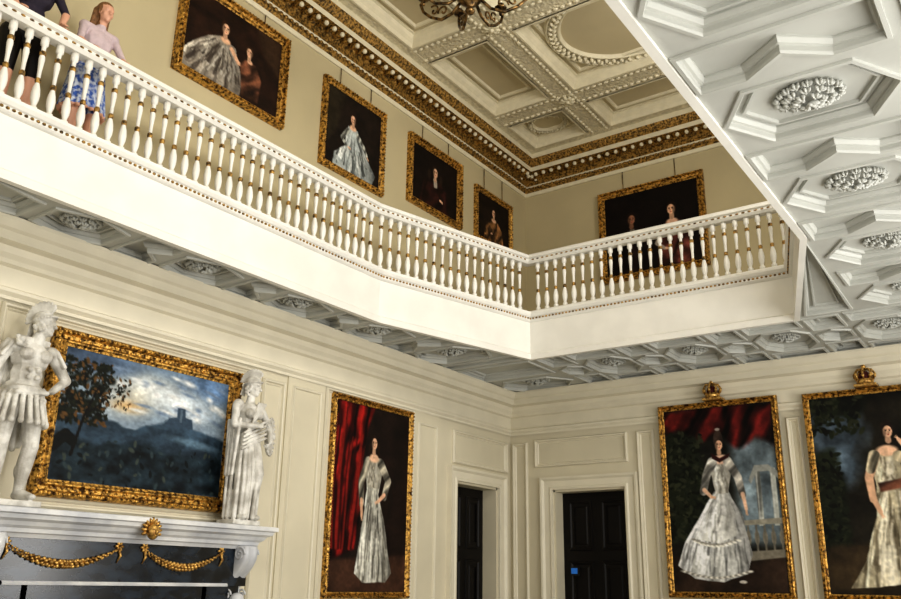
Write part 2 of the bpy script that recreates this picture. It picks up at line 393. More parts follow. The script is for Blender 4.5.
# ------------------------------------------------------------------ paintings
class Cv:
    def __init__(s,w,h,bg,res=.012,seed=1):
        s.w,s.h=w,h;s.nx=int(w/res);s.ny=int(h/res);s.asp=w/h
        x=(np.arange(s.nx)+.5)/s.nx;y=(np.arange(s.ny)+.5)/s.ny
        s.U,s.V=np.meshgrid(x,y);s.X=s.U*s.asp;s.Y=s.V;s.rs=np.random.RandomState(seed)
        s.c=np.ones((s.ny,s.nx,3))*np.array(bg,float)
    def noise(s,f,oct=4):
        o=np.zeros_like(s.X);a=1;t=0
        for k in range(oct):
            n=int(f*2**k)+3;g=s.rs.rand(n,n)
            gx=s.X/max(s.asp,1)*(n-2);gy=s.Y/max(1,1)*(n-2);i=gx.astype(int);j=gy.astype(int);fx=gx-i;fy=gy-j
            fx=fx*fx*(3-2*fx);fy=fy*fy*(3-2*fy);i=np.clip(i,0,n-2);j=np.clip(j,0,n-2)
            o+=a*((g[j,i]*(1-fx)+g[j,i+1]*fx)*(1-fy)+(g[j+1,i]*(1-fx)+g[j+1,i+1]*fx)*fy);t+=a;a*=.5
        return o/t
    def mix(s,m,col,folds=None,var=0,vf=8):
        col=np.array(col,float)*np.ones_like(s.c)
        if folds:
            f,a,ang=folds;n=s.noise(5,3)
            w=np.sin(f*(s.X*math.cos(ang)+s.Y*math.sin(ang))+9*n);w=w-.5*np.abs(np.sin(1.7*f*(s.X*math.cos(ang)+s.Y*math.sin(ang))+5*n));col=col*(1+a*1.4*w)[...,None]
        if var: col=col*(1+var*(s.noise(vf)-.5)*2.6)[...,None]
        s.c=s.c*(1-m[...,None])+np.clip(col,0,255)*m[...,None]
    def blob(s,x,y,rx,ry,col,ang=0,soft=.25,**k):
        dx=s.X-x*s.asp;dy=s.Y-y;ca,sa=math.cos(ang),math.sin(ang)
        a=(dx*ca+dy*sa)/rx;b=(-dx*sa+dy*ca)/ry;r=np.sqrt(a*a+b*b)
        s.mix(np.clip((1-r)/soft+.5,0,1),col,**k)
    def pmask(s,pts,soft=.008,wob=0):
        P=[(p[0]*s.asp,p[1]) for p in pts];n=len(P)
        X,Y=s.X,s.Y
        if wob: X=X+wob*(s.noise(9)-.5);Y=Y+wob*(s.noise(9)-.5)
        d=np.full_like(X,9.);ins=np.zeros(X.shape,bool)
        for i in range(n):
            x0,y0=P[i];x1,y1=P[(i+1)%n];ex,ey=x1-x0,y1-y0;L=ex*ex+ey*ey+1e-12
            t=np.clip(((X-x0)*ex+(Y-y0)*ey)/L,0,1);d=np.minimum(d,np.hypot(X-x0-t*ex,Y-y0-t*ey))
            if y0!=y1: ins^=((y0>Y)!=(y1>Y))&(X<(x1-x0)*(Y-y0)/(y1-y0)+x0)
        sd=np.where(ins,d,-d);return np.clip(sd/soft+.5,0,1)
    def poly(s,pts,col,soft=.008,wob=0,**k): s.mix(s.pmask(pts,soft,wob),col,**k)
    def smask(s,pts,w0,w1,soft=.006):
        P=[(p[0]*s.asp,p[1]) for p in pts];d=np.full_like(s.X,9.);n=len(P)-1
        for i in range(n):
            x0,y0=P[i];x1,y1=P[i+1];ex,ey=x1-x0,y1-y0;L=ex*ex+ey*ey+1e-12
            t=np.clip(((s.X-x0)*ex+(s.Y-y0)*ey)/L,0,1);w=w0+(w1-w0)*(i+t)/n
            d=np.minimum(d,np.hypot(s.X-x0-t*ex,s.Y-y0-t*ey)-w)
        return np.clip(-d/soft+.5,0,1)
    def stroke(s,pts,w0,w1,col,soft=.006,**k): s.mix(s.smask(pts,w0,w1,soft),col,**k)
    def dress(s,outline,waist,hem,base,hi,lo,n=46,bend=.03,w=.006):
        """outline polygon; soft satin folds fan out from the waist line to the hem line"""
        m=s.pmask(outline,.005,.014);s.mix(m,tuple(min(v*1.08,255) for v in base),var=.3,vf=12)
        for i in range(n):
            t=s.rs.rand();a=[waist[0][k]+(waist[1][k]-waist[0][k])*t for k in(0,1)];
            t2=min(max(t+.14*(s.rs.rand()-.5),0),.999)
            kk=t2*(len(hem)-1);j=min(int(kk),len(hem)-2);f=kk-j;e=[hem[j][k]+(hem[j+1][k]-hem[j][k])*f for k in(0,1)]
            u0=s.rs.rand()*.7;u1=min(u0+.15+.45*s.rs.rand(),1.02)
            bb=bend*(t-.5)*2+.03*(s.rs.rand()-.5)
            pts=[]
            for q in range(6):
                u=u0+(u1-u0)*q/5;pts.append((a[0]+(e[0]-a[0])*u+bb*math.sin(pi*u)+.008*math.sin(u*17+i),a[1]+(e[1]-a[1])*u))
            r=s.rs.rand();shade=1.18-.42*t   # pictured light from the left, put into the stroke colour
            c=tuple(min(v*shade,255) for v in hi) if r>.40 else lo
            wd=w*(.4+1.5*s.rs.rand()**2)
            mm=s.smask(pts,wd*.4,wd,.007+.008*s.rs.rand())*m*(.40+.45*s.rs.rand())
            s.mix(mm,c)
        X=(s.U-min(p[0] for p in outline))/(max(p[0] for p in outline)-min(p[0] for p in outline))
        s.mix(m*np.clip((X-.62)*.9,0,.35),tuple(v*.7 for v in lo))
    def face(s,x,y,r,skin=(226,180,146),hair=(60,42,30),turn=1,tall=0):
        a=s.asp
        s.blob(x,y-r*.25-tall*r*.5,r*.85,r*(1.0+tall*.75),hair,soft=.15,var=.3,vf=30)
        s.stroke([(x,y+r*.6),(x+.0,y+r*1.5)],r*.34,r*.42,tuple(c*.80 for c in skin))
        s.blob(x+turn*r*.08/a,y+r*.1,r*.60,r*.86,skin,soft=.12)
        s.blob(x-turn*r*.38/a,y+r*.25,r*.22,r*.6,tuple(c*.6 for c in skin),soft=.9)
        for e in(-.25,.27):
            s.blob(x+(e+turn*.1)*r/a,y-r*.02,r*.14,r*.09,(40,26,24),soft=.5)
            s.stroke([(x+(e-.12+turn*.1)*r/a,y-r*.2),(x+(e+.12+turn*.1)*r/a,y-r*.2)],r*.04,r*.04,(80,52,40))
        s.stroke([(x+turn*r*.15/a,y+r*.05),(x+turn*r*.2/a,y+r*.32)],r*.05,r*.1,tuple(c*.72 for c in skin))
        s.blob(x+turn*r*.12/a,y+r*.55,r*.18,r*.07,(150,58,50),soft=.5)
    def hand(s,x,y,r,ang,skin=(222,178,144)):
        s.blob(x,y,r,r*.6,skin,ang,.3)
        for k in range(4):
            t=ang+(k-1.5)*.25;s.stroke([(x+math.cos(t)*r*.6/s.asp,y+math.sin(t)*r*.6),(x+math.cos(t)*r*1.8/s.asp,y+math.sin(t)*r*1.8)],r*.17,r*.11,skin,soft=.003)
    def leaves(s,x0,x1,y0,y1,n,cols,r=.014):
        for i in range(n):
            t=s.rs.rand(4);s.blob(x0+(x1-x0)*t[0],y0+(y1-y0)*t[1],r*(.5+t[2]),r*.5*(.5+t[2]),cols[i%len(cols)],t[3]*3,.5)
    def obj(s,fr,u0,v0,c,parent):
        nx,ny=s.nx,s.ny
        us=u0+np.linspace(0,s.w,nx);vs=v0+s.h-np.linspace(0,s.h,ny)
        v=[fr(u,w,c) for w in vs for u in us]
        idx=np.arange(nx*ny).reshape(ny,nx)
        f=np.stack([idx[:-1,:-1],idx[1:,:-1],idx[1:,1:],idx[:-1,1:]],-1).reshape(-1,4).tolist()
        me=bpy.data.meshes.new('canvas');me.from_pydata(v,[],f);me.materials.append(M_canvas)
        s.c=s.c*(1+.3*(s.noise(60,2)-.5))[...,None]
        C=np.clip(s.c,0,255)/255.;C=np.where(C<=.04045,C/12.92,((C+.055)/1.055)**2.4)
        at=me.color_attributes.new('paint','FLOAT_COLOR','POINT')
        at.data.foreach_set('color',np.concatenate([C.reshape(-1,3),np.ones((nx*ny,1))],1).astype(np.float32).ravel())
        o=bpy.data.objects.new('canvas',me);COL.objects.link(o);o.parent=parent;return o
def picture(name,fr,u0,u1,v0,v1,fw,paint,res=.012,heavy=False,chain=None,seed=1):
    e=empty(name)
    w,h=u1-u0-2*fw,v1-v0-2*fw
    cv=Cv(w,h,(30,24,20),res,seed);paint(cv);cv.obj(fr,u0+fw,v0+fw,.03,e)
    b=MB();P=[(u0,v0),(u1,v0),(u1,v1),(u0,v1)]
    k=fw
    if heavy: prof=[(0,0),(0,.05),(.06*k,.075),(.16*k,.088),(.28*k,.085),(.36*k,.06),(.40*k,.05),(.60*k,.045),(.72*k,.06),(.80*k,.058),(.88*k,.04),(1.0*k,.035),(1.02*k,.028)]
    else: prof=[(0,0),(0,.04),(.1*k,.06),(.3*k,.07),(.45*k,.05),(.6*k,.036),(.75*k,.045),(.9*k,.04),(1.0*k,.035),(1.02*k,.028)]
    b.sweep(P,prof,True,0,fr,False)
    b.box(u0+.01,u1-.01,v0+.01,v1-.01,0,.028,1,fr)
    for (x,y,a) in along(P,.045,.2*k):
        p=fr(x,y,.068 if not heavy else .086);b.ell(p,k*.11 if heavy else k*.12,None,6,4,0)
    for (x,y,a) in along(P,.03,.88*k):
        b.ell(fr(x,y,.042),.008,None,5,4,0)
    if heavy:
        for (x,y,a) in along(P,.11,.5*k):
            for q in(-1,1): b.ell(fr(x+q*math.cos(a)*.02-math.sin(a)*.01*q,y+q*math.sin(a)*.02+math.cos(a)*.01*q,.05),k*.09,None,6,4,0)
    for (x,y) in P:
        sx=1 if x==u0 else -1;sy=1 if y==v0 else -1
        for (i,j) in((.3,.3),(.85,.25),(.25,.85)):
            b.ell(fr(x+sx*i*k,y+sy*j*k,.07),k*.18,None,8,6,0)
    if chain:
        for uu in(u0+.25*(u1-u0),u1-.25*(u1-u0)):
            b.tube([fr(uu,v1-.02,.02),fr(uu,chain,.02)],.006,5,1)
    b.obj('frame',[M_gilt,M_brass],e)
    return e
def p_land(c):
    n=c.noise(4);c.c=np.array([150,168,184.])*(.65+.6*n)[...,None]
    c.mix(np.clip((.20-c.V)*3+.5*(n-.5),0,1)*.7,(84,108,136))
    c.blob(.42,.27,.24,.12,(216,212,196),-.3,1.6,var=.3);c.blob(.66,.26,.28,.09,(212,218,220),.2,1.6,var=.3);c.blob(.37,.37,.12,.04,(214,180,128),0,1.6)
    c.blob(.9,.08,.28,.10,(88,112,142),.2,.9,var=.4);c.blob(.12,.05,.4,.1,(72,88,110),0,.8,var=.3)
    for i in range(34):
        t=c.rs.rand(4);c.blob(.30+.7*t[0],.04+.36*t[1],.03+.06*t[2],.010+.012*t[3],(224,226,224) if i%2 else (116,134,156),.3*t[0],1.4)
    c.poly([(0,.48),(.2,.50),(.42,.54),(.55,.46),(.66,.42),(.78,.46),(1,.52),(1,1),(0,1)],(50,66,80),.02,wob=.06,var=.5)
    c.poly([(.67,.30),(.72,.30),(.725,.37),(.77,.38),(.78,.46),(.6,.48),(.62,.40),(.67,.38)],(56,72,88),.008)
    c.poly([(.69,.31),(.705,.31),(.705,.42),(.69,.42)],(88,104,118),.006)
    c.blob(.8,.58,.25,.03,(84,106,122),.1,.9,var=.4)
    c.poly([(0,.64),(.25,.68),(.5,.64),(.75,.72),(1,.68),(1,1),(0,1)],(26,36,42),.04,wob=.1,var=.7,vf=14)
    c.leaves(0,1,.64,1,90,[(48,62,66),(13,18,20),(32,44,48),(60,68,62)],.022)
    for (x,y,r) in((.10,.22,.10),(.2,.28,.10),(.08,.38,.12),(.26,.2,.06),(.16,.42,.12),(.03,.5,.12),(.22,.12,.05)):
        c.blob(x,y,r*.7,r*.5,(20,24,18),0,.7,var=.5,vf=30)
    c.leaves(0,.26,.08,.56,420,[(19,22,16),(13,15,11),(28,31,20),(24,27,18),(92,66,36)],.020)
    c.leaves(.2,.38,.16,.40,80,[(22,24,17),(15,17,12),(96,70,40)],.014)
    c.stroke([(.1,.8),(.14,.5),(.2,.25)],.015,.006,(14,12,10));c.stroke([(.14,.5),(.28,.3)],.008,.003,(14,12,10))
    c.stroke([(.0,.75),(.06,.66),(.10,.7)],.05,.04,(12,14,12))
def p_red(c):
    c.mix(np.ones_like(c.X),(28,19,15),var=.4)
    c.poly([(0,0),(.5,0),(.42,.12),(.36,.3),(.40,.5),(.30,.78),(0,.84)],(98,19,16),.02,folds=(55,.45,.15),var=.3)
    for i in range(18):
        x=.02+.4*c.rs.rand();c.stroke([(x,.02+.2*c.rs.rand()),(x-.04,.4),(x*.7,.78)],.003,.006,(130,32,24) if i%2 else (40,9,9),soft=.014)
    c.poly([(0,.84),(1,.80),(1,1),(0,1)],(62,41,30),.02,var=.4)
    c.dress([(.43,.28),(.60,.28),(.63,.36),(.59,.48),(.68,.62),(.80,.90),(.72,.95),(.42,.95),(.32,.90),(.40,.6),(.44,.46),(.40,.36)],((.44,.42),(.60,.42)),[(.31,.92),(.45,.97),(.62,.96),(.80,.90)],(156,154,142),(228,226,214),(66,62,56),120,.03,.007)
    c.dress([(.44,.28),(.60,.28),(.62,.36),(.59,.45),(.45,.45),(.42,.36)],((.46,.29),(.58,.29)),[(.45,.45),(.59,.45)],(160,155,140),(216,212,198),(88,82,72),30,0,.005)
    c.stroke([(.61,.31),(.72,.40),(.67,.49)],.030,.022,(152,146,130),folds=(70,.3,.9));c.stroke([(.67,.48),(.59,.52)],.013,.010,(218,172,140));c.hand(.58,.52,.013,2.6)
    c.stroke([(.43,.31),(.36,.42),(.37,.54)],.028,.020,(148,142,126),folds=(70,.3,.5));c.stroke([(.37,.52),(.38,.60)],.012,.010,(214,168,136));c.hand(.38,.61,.012,1.4)
    c.blob(.515,.285,.042,.024,(226,184,152),0,.4);c.face(.51,.20,.036,turn=1,hair=(36,24,18))
    c.blob(.455,.235,.012,.042,(36,24,18),.1,.4);c.blob(.575,.235,.012,.042,(36,24,18),-.1,.4)
def p_white(c):
    c.mix(np.ones_like(c.X),(28,27,22),var=.5)
    c.poly([(.60,.2),(1,.2),(1,.75),(.66,.75)],(104,116,122),.06,var=.5)
    c.poly([(0,0),(1,0),(1,.24),(.85,.18),(.7,.24),(.5,.16),(.25,.2),(.1,.12),(0,.14)],(66,18,16),.03,wob=.05,folds=(40,.5,.6),var=.4)
    c.poly([(0,.14),(.3,.18),(.38,.5),(.22,.75),(0,.74)],(26,30,21),.04,wob=.12,var=.7,vf=18)
    c.leaves(0,.36,.14,.72,260,[(46,50,34),(14,17,11),(28,32,21)],.016)
    for x in(.80,.93):
        c.poly([(x,.36),(x+.045,.36),(x+.045,.66),(x,.66)],(156,158,150),.005,folds=(90,.2,0));c.stroke([(x+.012,.37),(x+.012,.65)],.002,.002,(196,196,190))
    c.poly([(.74,.42),(.80,.34),(.92,.34),(1,.38),(1,.42),(.92,.375),(.82,.375),(.76,.44)],(146,147,140),.005)
    c.poly([(.66,.63),(1,.62),(1,.65),(.66,.655)],(146,141,126),.005)
    for k in range(5):
        x=.70+.07*k;c.blob(x,.72,.013,.038,(122,117,104),0,.2);c.stroke([(x,.66),(x,.80)],.005,.005,(110,104,92))
    c.poly([(0,.82),(1,.79),(1,1),(0,1)],(46,34,26),.02,var=.5)
    c.poly([(.68,.79),(1,.78),(1,.82),(.68,.84)],(124,118,104),.006)
    c.dress([(.43,.47),(.555,.47),(.66,.6),(.72,.80),(.66,.90),(.45,.95),(.2,.93),(.05,.86),(.13,.74),(.28,.60)],((.44,.46),(.56,.46)),[(.05,.86),(.2,.94),(.45,.97),(.68,.91),(.73,.8)],(194,194,188),(252,251,246),(88,88,86),170,.05,.009)
    c.dress([(.44,.48),(.54,.48),(.60,.60),(.60,.71),(.42,.745),(.22,.72),(.32,.60)],((.45,.47),(.55,.47)),[(.2,.71),(.4,.745),(.60,.70)],(212,211,204),(255,253,248),(126,124,118),60,.03,.008)
    for k in range(22):
        t=k/21.;c.blob(.21+.40*t,.725+.03*math.sin(t*3.1)+.007*(k%2),.014,.006,(248,244,232) if k%2 else (150,146,134),.2,.9)
    for k in range(26):
        t=k/25.;c.blob(.09+.60*t,.89+.035*math.sin(t*3.1),.014,.006,(232,228,216) if k%2 else (130,127,118),0,.9)
    c.dress([(.43,.28),(.56,.28),(.585,.38),(.555,.48),(.44,.48),(.41,.36)],((.45,.29),(.55,.29)),[(.45,.48),(.55,.48)],(186,182,170),(236,233,223),(114,109,98),30,0,.005)
    c.blob(.515,.298,.045,.026,(232,192,164),0,.4)
    c.stroke([(.43,.31),(.37,.38),(.33,.47)],.027,.020,(192,188,178),folds=(70,.28,.8));c.stroke([(.34,.46),(.40,.50)],.012,.009,(226,186,156));c.hand(.41,.50,.011,.3)
    c.stroke([(.57,.31),(.65,.40),(.68,.50)],.025,.018,(170,165,155),folds=(70,.28,.8));c.stroke([(.68,.49),(.70,.57)],.011,.009,(226,186,156));c.hand(.70,.585,.010,1.5)
    c.face(.50,.215,.031,hair=(54,42,36),turn=1,tall=1.1);c.blob(.5,.13,.014,.008,(160,150,140),0,.6)
    c.poly([(.43,.26),(.50,.29),(.60,.265),(.58,.29),(.5,.315),(.43,.29)],(46,18,18),.006)
    c.blob(.62,.945,.02,.008,(206,200,188),0,.5)
def p_muse(c):
    c.mix(np.ones_like(c.X),(26,23,17),var=.5)
    c.poly([(0,.06),(.38,.04),(.40,.28),(.26,.46),(0,.5)],(72,84,94),.08,wob=.1,var=.6)
    c.poly([(0,.3),(.14,.28),(.25,.5),(.2,.75),(0,.8)],(22,26,17),.04,wob=.1,var=.6)
    c.poly([(0,0),(.5,0),(.36,.14),(.15,.1),(0,.16)],(20,22,15),.04,wob=.1,var=.6)
    c.leaves(0,.4,.0,.2,120,[(40,43,28),(12,14,10),(26,30,18)],.016);c.leaves(0,.2,.3,.75,120,[(36,40,26),(12,14,10),(24,28,18)],.016)
    c.poly([(0,.76),(1,.72),(1,1),(0,1)],(44,35,23),.04,wob=.05,var=.5)
    c.poly([(.74,.42),(1,.40),(1,.8),(.76,.82)],(68,54,40),.01,var=.4)
    c.dress([(.45,.48),(.64,.50),(.72,.66),(.78,.86),(.70,.93),(.40,.96),(.16,.97),(.30,.84),(.42,.62)],((.46,.48),(.64,.48)),[(.14,.97),(.4,.98),(.66,.95),(.79,.86)],(168,158,132),(240,231,206),(76,67,50),150,.04,.009)
    c.dress([(.47,.30),(.63,.30),(.66,.40),(.64,.50),(.45,.49),(.43,.38)],((.49,.31),(.62,.31)),[(.46,.49),(.64,.49)],(168,158,132),(230,220,196),(98,89,70),40,0,.006)
    c.poly([(.46,.46),(.65,.44),(.66,.485),(.47,.505)],(100,62,46),.01,folds=(60,.3,1.2))
    c.blob(.56,.30,.05,.028,(228,184,150),0,.4)
    c.stroke([(.46,.33),(.40,.43),(.41,.54)],.024,.017,(214,170,136));c.stroke([(.41,.53),(.45,.60)],.015,.011,(214,170,136));c.hand(.455,.61,.013,1.2)
    c.stroke([(.46,.32),(.42,.39)],.027,.022,(172,160,134),folds=(70,.3,.5))
    c.stroke([(.64,.33),(.78,.40)],.027,.02,(160,148,122),folds=(70,.3,.5));c.stroke([(.78,.40),(.71,.30),(.66,.25)],.017,.010,(226,182,148));c.hand(.655,.245,.011,-2.2)
    c.face(.58,.20,.034,hair=(30,21,17),turn=1,tall=.35)
    c.poly([(.62,.55),(.78,.62),(.88,.86),(.82,.9),(.7,.7)],(84,54,38),.01,folds=(60,.4,.2))
def p_two(c):
    c.mix(np.ones_like(c.X),(36,22,15),var=.4);c.poly([(.7,0),(1,0),(1,.5),(.8,.3)],(54,38,26),.06,var=.4)
    c.dress([(.08,.66),(.22,.48),(.34,.40),(.50,.44),(.54,.6),(.60,.80),(.58,1),(0,1),(0,.8)],((.26,.46),(.48,.48)),[(0,.85),(.1,1),(.35,1.02),(.60,.9)],(136,128,116),(212,206,192),(56,48,42),90,.03,.015)
    c.blob(.39,.42,.07,.04,(220,176,142),0,.4);c.stroke([(.46,.48),(.54,.60),(.62,.58)],.03,.018,(212,168,136));c.hand(.63,.57,.02,-.3)
    c.face(.38,.27,.075,turn=1,hair=(46,28,18))
    c.poly([(.56,.58),(.61,.50),(.73,.50),(.80,.66),(.78,.95),(.60,.95)],(100,64,46),.02,folds=(24,.3,.9),var=.4);c.blob(.66,.50,.04,.025,(214,172,140),0,.4);c.face(.65,.38,.064,turn=-1,hair=(62,42,26))
def p_satin(c):
    c.mix(np.ones_like(c.X),(28,21,17),var=.4);c.poly([(0,0),(.3,0),(.2,.5),(0,.8)],(40,34,24),.06,var=.4)
    c.dress([(.38,.40),(.56,.40),(.62,.54),(.76,.7),(.92,.86),(.86,1),(.14,1),(.16,.84),(.34,.68),(.36,.5)],((.38,.42),(.58,.46)),[(.12,.9),(.3,1.02),(.7,1.02),(.92,.86)],(146,152,150),(220,223,218),(60,63,62),110,.05,.013)
    c.blob(.47,.40,.06,.035,(220,178,146),0,.4);c.stroke([(.38,.46),(.28,.6),(.38,.68)],.03,.018,(156,157,148),folds=(70,.3,.5));c.hand(.41,.68,.02,.2);c.stroke([(.56,.46),(.69,.57),(.75,.66)],.03,.016,(156,157,148),folds=(70,.3,.5));c.hand(.76,.68,.018,1)
    c.face(.47,.28,.065,turn=-1,hair=(40,27,20))
def p_man(c):
    c.mix(np.ones_like(c.X),(20,14,12),var=.4)
    c.poly([(.24,.58),(.38,.48),(.60,.48),(.76,.6),(.82,1),(.16,1)],(42,21,18),.02,folds=(20,.3,.4),var=.3);c.poly([(.45,.46),(.53,.46),(.54,.60),(.47,.62)],(164,154,140),.01)
    c.face(.49,.33,.095,turn=1,hair=(42,30,22));c.blob(.36,.42,.045,.10,(42,30,22),0,.5);c.blob(.62,.42,.045,.10,(42,30,22),0,.5);c.hand(.62,.8,.035,.3)
def p_girl(c):
    c.mix(np.ones_like(c.X),(26,18,14),var=.4)
    c.poly([(.24,.62),(.38,.48),(.62,.48),(.76,.64),(.82,1),(.18,1)],(112,80,50),.02,folds=(22,.35,.5),var=.4);c.blob(.5,.48,.09,.045,(218,176,142),0,.5)
    c.face(.5,.31,.09,turn=-1,hair=(40,26,18));c.hand(.42,.8,.03,-.3)
def p_pair(c):
    c.mix(np.ones_like(c.X),(18,13,12),var=.4)
    c.poly([(.14,.55),(.22,.46),(.36,.46),(.46,.6),(.48,1),(.10,1)],(28,17,16),.02,folds=(20,.3,.2),var=.3);c.face(.29,.33,.066,skin=(156,110,84),turn=1,hair=(34,23,17));c.poly([(.27,.46),(.32,.46),(.33,.54),(.28,.56)],(120,112,100),.015)
    c.poly([(.60,.58),(.65,.47),(.80,.47),(.87,.6),(.92,1),(.54,1)],(88,48,42),.02,folds=(22,.3,.6),var=.4);c.blob(.72,.47,.07,.04,(220,178,150),0,.4);c.face(.72,.31,.07,turn=-1,hair=(34,23,17))
    c.stroke([(.63,.56),(.55,.70),(.63,.78)],.03,.018,(160,150,140));c.hand(.65,.78,.024,.2)
L0=frL(0);LU=frL(UX0);B0=frB(-.062);BU=frB(UY0)
picture('landscape_painting',L0,-7.82,-5.65,2.25,3.72,.15,p_land,.010,True,seed=3)
picture('full_length_portrait',L0,-4.18,-2.60,1.42,3.80,.075,p_red,.009,seed=4)
b=MB();b.box(-3.45,-2.75,1.36,1.415,0,.06,0,L0);b.obj('name_plaque',[M_gold])
picture('full_length_portrait',B0,2.52,4.17,1.47,4.05,.08,p_white,.009,seed=5)
picture('full_length_portrait',B0,4.49,6.14,1.47,4.02,.08,p_muse,.009,seed=6)
picture('gallery_portrait',LU,-7.06,-5.46,6.74,7.97,.11,p_two,.012,True,8.12,8)
picture('gallery_portrait',LU,-4.80,-3.55,6.60,7.87,.09,p_satin,.012,False,8.12,9)
picture('gallery_portrait',LU,-3.00,-1.66,6.78,7.87,.11,p_man,.012,True,8.12,10)
picture('gallery_portrait',LU,-1.25,-.13,6.80,7.74,.09,p_girl,.012,False,8.12,11)
picture('gallery_portrait',BU,1.52,3.30,6.22,7.80,.11,p_pair,.012,True,8.12,12)
# crowns above the big portraits
M_velvet=mat('crown_velvet',(80,24,20),.9,var=.2)
def crown(x,z):
    b=MB();y=-.16
    b.box(x-.13,x+.13,y-.06,y+.13,z,z+.03,0)
    b.lathe([(.085,.03),(.10,.045),(.10,.075),(.09,.09)],(x,y,z),16,0)
    for i in range(8):
        t=2*pi*i/8;px,py=x+.095*math.cos(t),y+.095*math.sin(t)
        b.tube([(px,py,z+.08),(x+.125*math.cos(t),y+.125*math.sin(t),z+.15),(x+.09*math.cos(t),y+.09*math.sin(t),z+.21),(x,y,z+.225)],[.012,.015,.012,.01],6,0)
        b.ell((x+.115*math.cos(t),y+.115*math.sin(t),z+.125),.022,None,6,5,0)
    b.ell((x,y,z+.25),.03,None,8,6,0);b.box(x-.006,x+.006,y-.006,y+.006,z+.27,z+.31,0)
    b.ell((x,y,z+.12),(.075,.075,.08),None,10,6,1)
    b.obj('gilt_crown',[M_gold,M_velvet])
crown(3.34,4.052);crown(5.28,4.022)
# ------------------------------------------------------------------ fireplace
fp=empty('fireplace_mantelpiece')
fy0,fy1=-8.35,-5.50
b=MB()
P=[(0,fy1),(.30,fy1),(.30,fy0),(0,fy0)]
b.sweep(P,[(-.30,2.12),(.15,2.12),(.16,2.115),(.16,2.08),(.13,2.07),(.12,2.04),(.08,2.02),(.06,1.99),(.03,1.97),(.02,1.94),(-.0,1.93),(-.02,1.90)],False,0)
b.box(0,.45,fy0-.15,fy1+.15,2.10,2.122,0)
b.box(0,.26,fy0+.05,fy1-.05,1.55,1.95,1)
b.box(0,.22,fy0+.1,fy0+.55,0,1.55,1);b.box(0,.22,fy1-.55,fy1-.1,0,1.55,1)
b.box(0,.22,fy0+.5,fy1-.5,1.42,1.56,1)
b.sweep([(.265,fy0+.3),(.265,fy1-.3)],[(0,1.545),(-.02,1.545),(-.025,1.56),(-.01,1.575),(0,1.575)],False,0)
b.box(.0,.05,fy0+.55,fy1-.55,0,1.42,2)  # plain black slab filling the fire opening
b.obj('chimneypiece',[M_wmarble,M_bmarble,M_black],fp)
b=MB()
for yc in(fy0+.13,fy1-.13):
    pts=[];n=22
    for i in range(n):
        t=i/(n-1);z=1.93-.52*t;x=.40-.20*t+.05*math.sin(t*2*pi)
        pts.append((x,z))
    R=[]
    for (x,z) in pts: R.append([(.0,yc-.09,z),(x-.02,yc-.09,z),(x,yc-.07,z),(x+.0,yc-.03,z),(x-.015,yc,z),(x,yc+.03,z),(x,yc+.07,z),(x-.02,yc+.09,z),(0,yc+.09,z)])
    b.ring(R,True,0,True,True)
    for s in(-1,1):
        for (cx,cz,r0) in((.33,1.85,.075),(.20,1.47,.055)):
            sp=[]
            for i in range(20):
                t=i/19*3.2*pi;r=r0*(1-i/22);sp.append((cx+r*math.cos(t),yc+s*.092,cz+r*math.sin(t)))
            b.tube(sp,.010,6,0)
    b.ell((.24,yc,1.42),(.07,.08,.07),None,10,8,0)
b.obj('console_brackets',[M_wmarble],fp)
b=MB()
def swag(ya,yb,z,sag):
    n=44
    for i in range(n+1):
        t=i/n;y=ya+(yb-ya)*t;zc=z-sag*4*t*(1-t);r=.010+.020*math.sin(pi*t)
        for k in range(3):
            a=k*2.1+i;b.ell((.275+.012*math.cos(a),y+.01*math.sin(a),zc+r*.8*math.sin(a)),(r*.6,r*.7,r*.6),None,6,4,0)
    for yy in(ya,yb):
        for k in range(6):
            t=2*pi*k/6;b.ell((.275,yy+.025*math.cos(t),z+.02+.025*math.sin(t)),(.012,.022,.012),Matrix.Rotation(t,3,'X'),6,4,0)
        b.tube([(.27,yy,z),(.275,yy+.02,z-.06),(.27,yy-.01,z-.12)],[.012,.014,.004],6,0)
cy=(fy0+fy1)/2
swag(cy-1.14,cy-.12,1.85,.14);swag(cy+.14,cy+1.02,1.85,.14)
b.ell((.47,cy+.06,2.0),(.05,.055,.07),None,12,10,0);b.ell((.52,cy+.06,1.995),(.015,.012,.02),None,8,6,0)
for s in(-1,1): b.ell((.51,cy+.06+s*.02,2.02),(.012,.012,.008),None,6,5,0)
b.ell((.51,cy+.06,1.965),(.012,.018,.006),None,6,5,0)
for k in range(11):
    t=pi*(-.1+1.2*k/10);b.ell((.45,cy+.06+.075*math.cos(t),2.01+.085*math.sin(t)),(.025,.034,.016),Matrix.Rotation(t,3,'X'),7,5,0)
b.obj('gilt_swags',[M_gold],fp)
